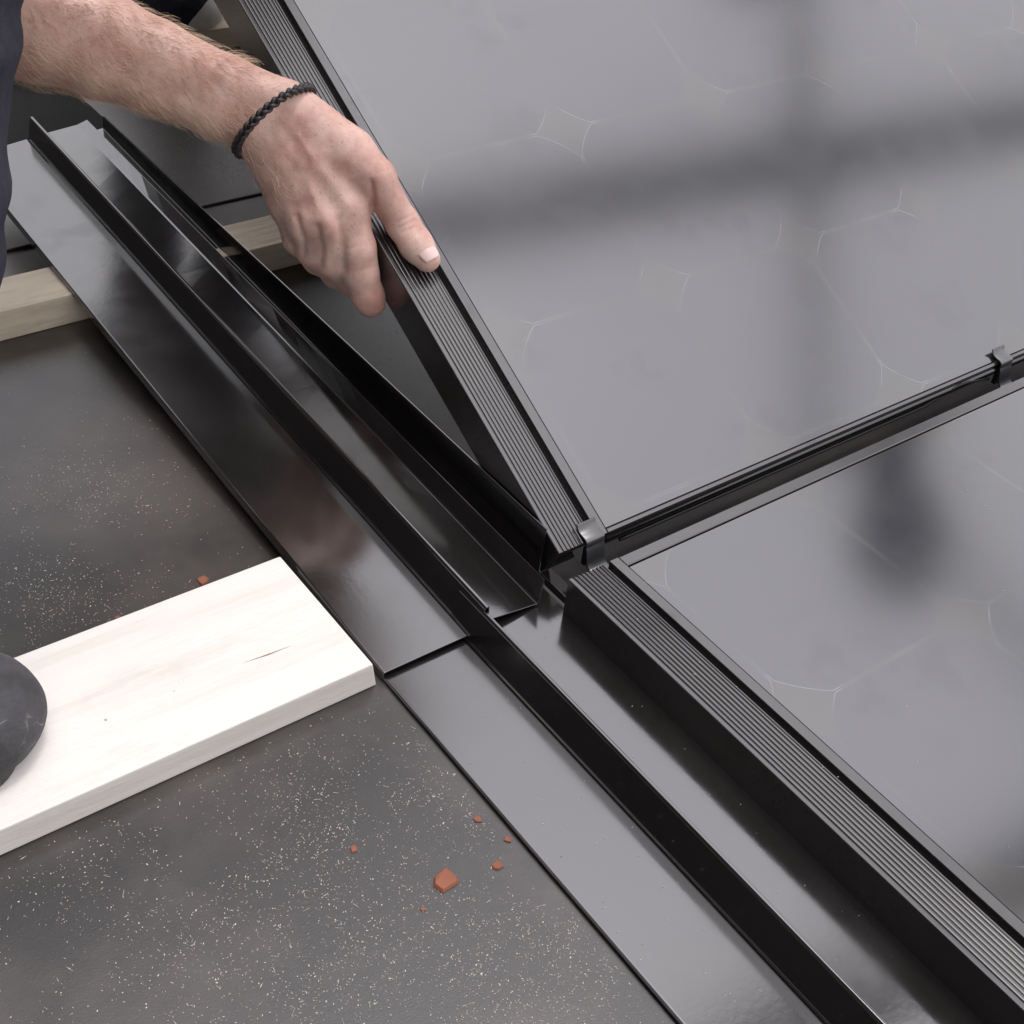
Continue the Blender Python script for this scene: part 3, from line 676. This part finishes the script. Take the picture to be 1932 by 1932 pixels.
# ------------------------------------------------------------------ debris
def poly_chip(c, rad, h, name, mat, label):
    n_ = random.randint(5, 7); top = []; bot = []
    for k in range(n_):
        a = 2 * math.pi * k / n_ + random.uniform(-.25, .25); r = rad * random.uniform(.7, 1.15)
        top.append((c[0] + r * .85 * math.cos(a), c[1] + r * .85 * math.sin(a), h * random.uniform(.7, 1.1) + .0003)); bot.append((c[0] + r * math.cos(a), c[1] + r * math.sin(a), .0003))
    fs = [tuple(range(n_)), tuple(range(2 * n_ - 1, n_ - 1, -1))] + [(k, n_ + k, n_ + (k + 1) % n_, (k + 1) % n_) for k in range(n_)]
    return tag(mesh_obj(name, top + bot, fs, mat), label, 'tile chip', 'broken bits of red roof tile')
for (px, py, r_, lab) in [(840, 1662, .0085, 'largest orange tile chip lying on the dark underlay'), (668, 1602, .0029, 'small orange tile chip to the left of the largest one'),
        (901, 1547, .0028, 'small red tile chip above the largest one, highest of the group by the flashing'), (959, 1585, .0026, 'red tile sliver closest to the edge of the lower flashing'),
        (938, 1633, .0036, 'red tile sliver just right of the largest chip'), (383, 1096, .0050, 'reddish tile chip at the back edge of the pale board'), (798, 1716, .0016, 'tiniest orange crumb of tile, below the largest chip'),
        (222, 1166, .0022, 'tiny reddish crumb touching the back edge of the pale board, left of the other')]:
    c = at(px, py, 0); poly_chip(c, r_, r_ * .28, 'tile_chip', M_TILE, lab)
def blocked(x, y):
    if .490 < y < .618 and x < .343: return True
    if .978 < y < 1.038 or 1.462 < y < 1.53: return True
    if .23 < x < .51 and y > 1.2: return True
    if y < .52 and .343 < x: return True
    return y >= .5 and .352 < x < .50
def specks(count, name, f, sizes, label, z=0.0):
    vs = []; fs = []
    while count:
        p = f()
        if p is None: continue
        x, y, z_ = p; count -= 1
        u = random.random(); ln = (sizes[0] + .0009 * random.random() ** 2.2 if u < .955 else random.uniform(.0012, sizes[1]) * random.random()); wd = .00018 + .0005 * random.random() ** 2 if u < .955 else random.uniform(.0002, .0004); a = random.uniform(0, math.pi); hh = wd * .7
        dx, dy = math.cos(a), math.sin(a); k = len(vs); bend = random.uniform(-.2, .2) * ln
        secs = 3 if ln > .002 else 2
        for s in range(secs):
            t = s / (secs - 1) - .5; cx = x + dx * ln * t - dy * bend * (t * t * 4 - 1) * .5; cy = y + dy * ln * t + dx * bend * (t * t * 4 - 1) * .5
            ww = wd * (.55 if s in (0, secs - 1) and secs > 2 else 1)
            vs += [(cx - dy * ww / 2, cy + dx * ww / 2, z_ + .00015), (cx + dy * ww / 2, cy - dx * ww / 2, z_ + .00015), (cx, cy, z_ + hh + .0001)]
        for s in range(secs - 1):
            q = k + s * 3; fs += [(q, q + 1, q + 4, q + 3), (q + 1, q + 2, q + 5, q + 4), (q + 2, q, q + 3, q + 5)]
        fs += [(k, k + 2, k + 1), (k + 3 * secs - 3, k + 3 * secs - 2, k + 3 * secs - 1)]
    o = mesh_obj(name, vs, fs, M_DUST); return tag(o, label, 'sawdust', None, 'stuff')
centres = [at(*c, 0)[:2] for c in [(1040, 1760), (600, 1560), (1000, 1880), (480, 1740), (820, 1500), (120, 950), (60, 1150), (250, 1690), (700, 1850), (430, 300)]]
def f_deck():
    if random.random() < .68:
        c = random.choice(centres); x = random.gauss(c[0], .045); y = random.gauss(c[1], .038)
    else: x = random.uniform(.02, .85); y = random.uniform(.18, 1.45)
    if blocked(x, y): return None
    if mnoise.noise(Vector((x * 13, y * 13, 3))) + .5 * mnoise.noise(Vector((x * 50, y * 50, 9))) + random.uniform(-.25, .45) < 0: return None
    return x, y, 0 if y < 1.12 else .0022
specks(9500, 'sawdust', f_deck, (.0003, .0060), 'pale sawdust and small wood shavings scattered over the dark underlay')
def f_metal():
    r = random.random()
    if r < .35: return random.uniform(.352, .408), random.uniform(.0, .49), .00365
    if r < .5: return random.uniform(.436, .482), random.uniform(.0, .49), .0028
    if r < .9: return random.uniform(.54, 1.2), random.uniform(.0, .46), .0337
    if r < .95: return random.uniform(.488, .518), random.uniform(.1, .48), .0346
    return None
specks(170, 'dust_specks', f_metal, (.0004, .0022), 'few pale dust specks on the black metal flashing and lower panel')
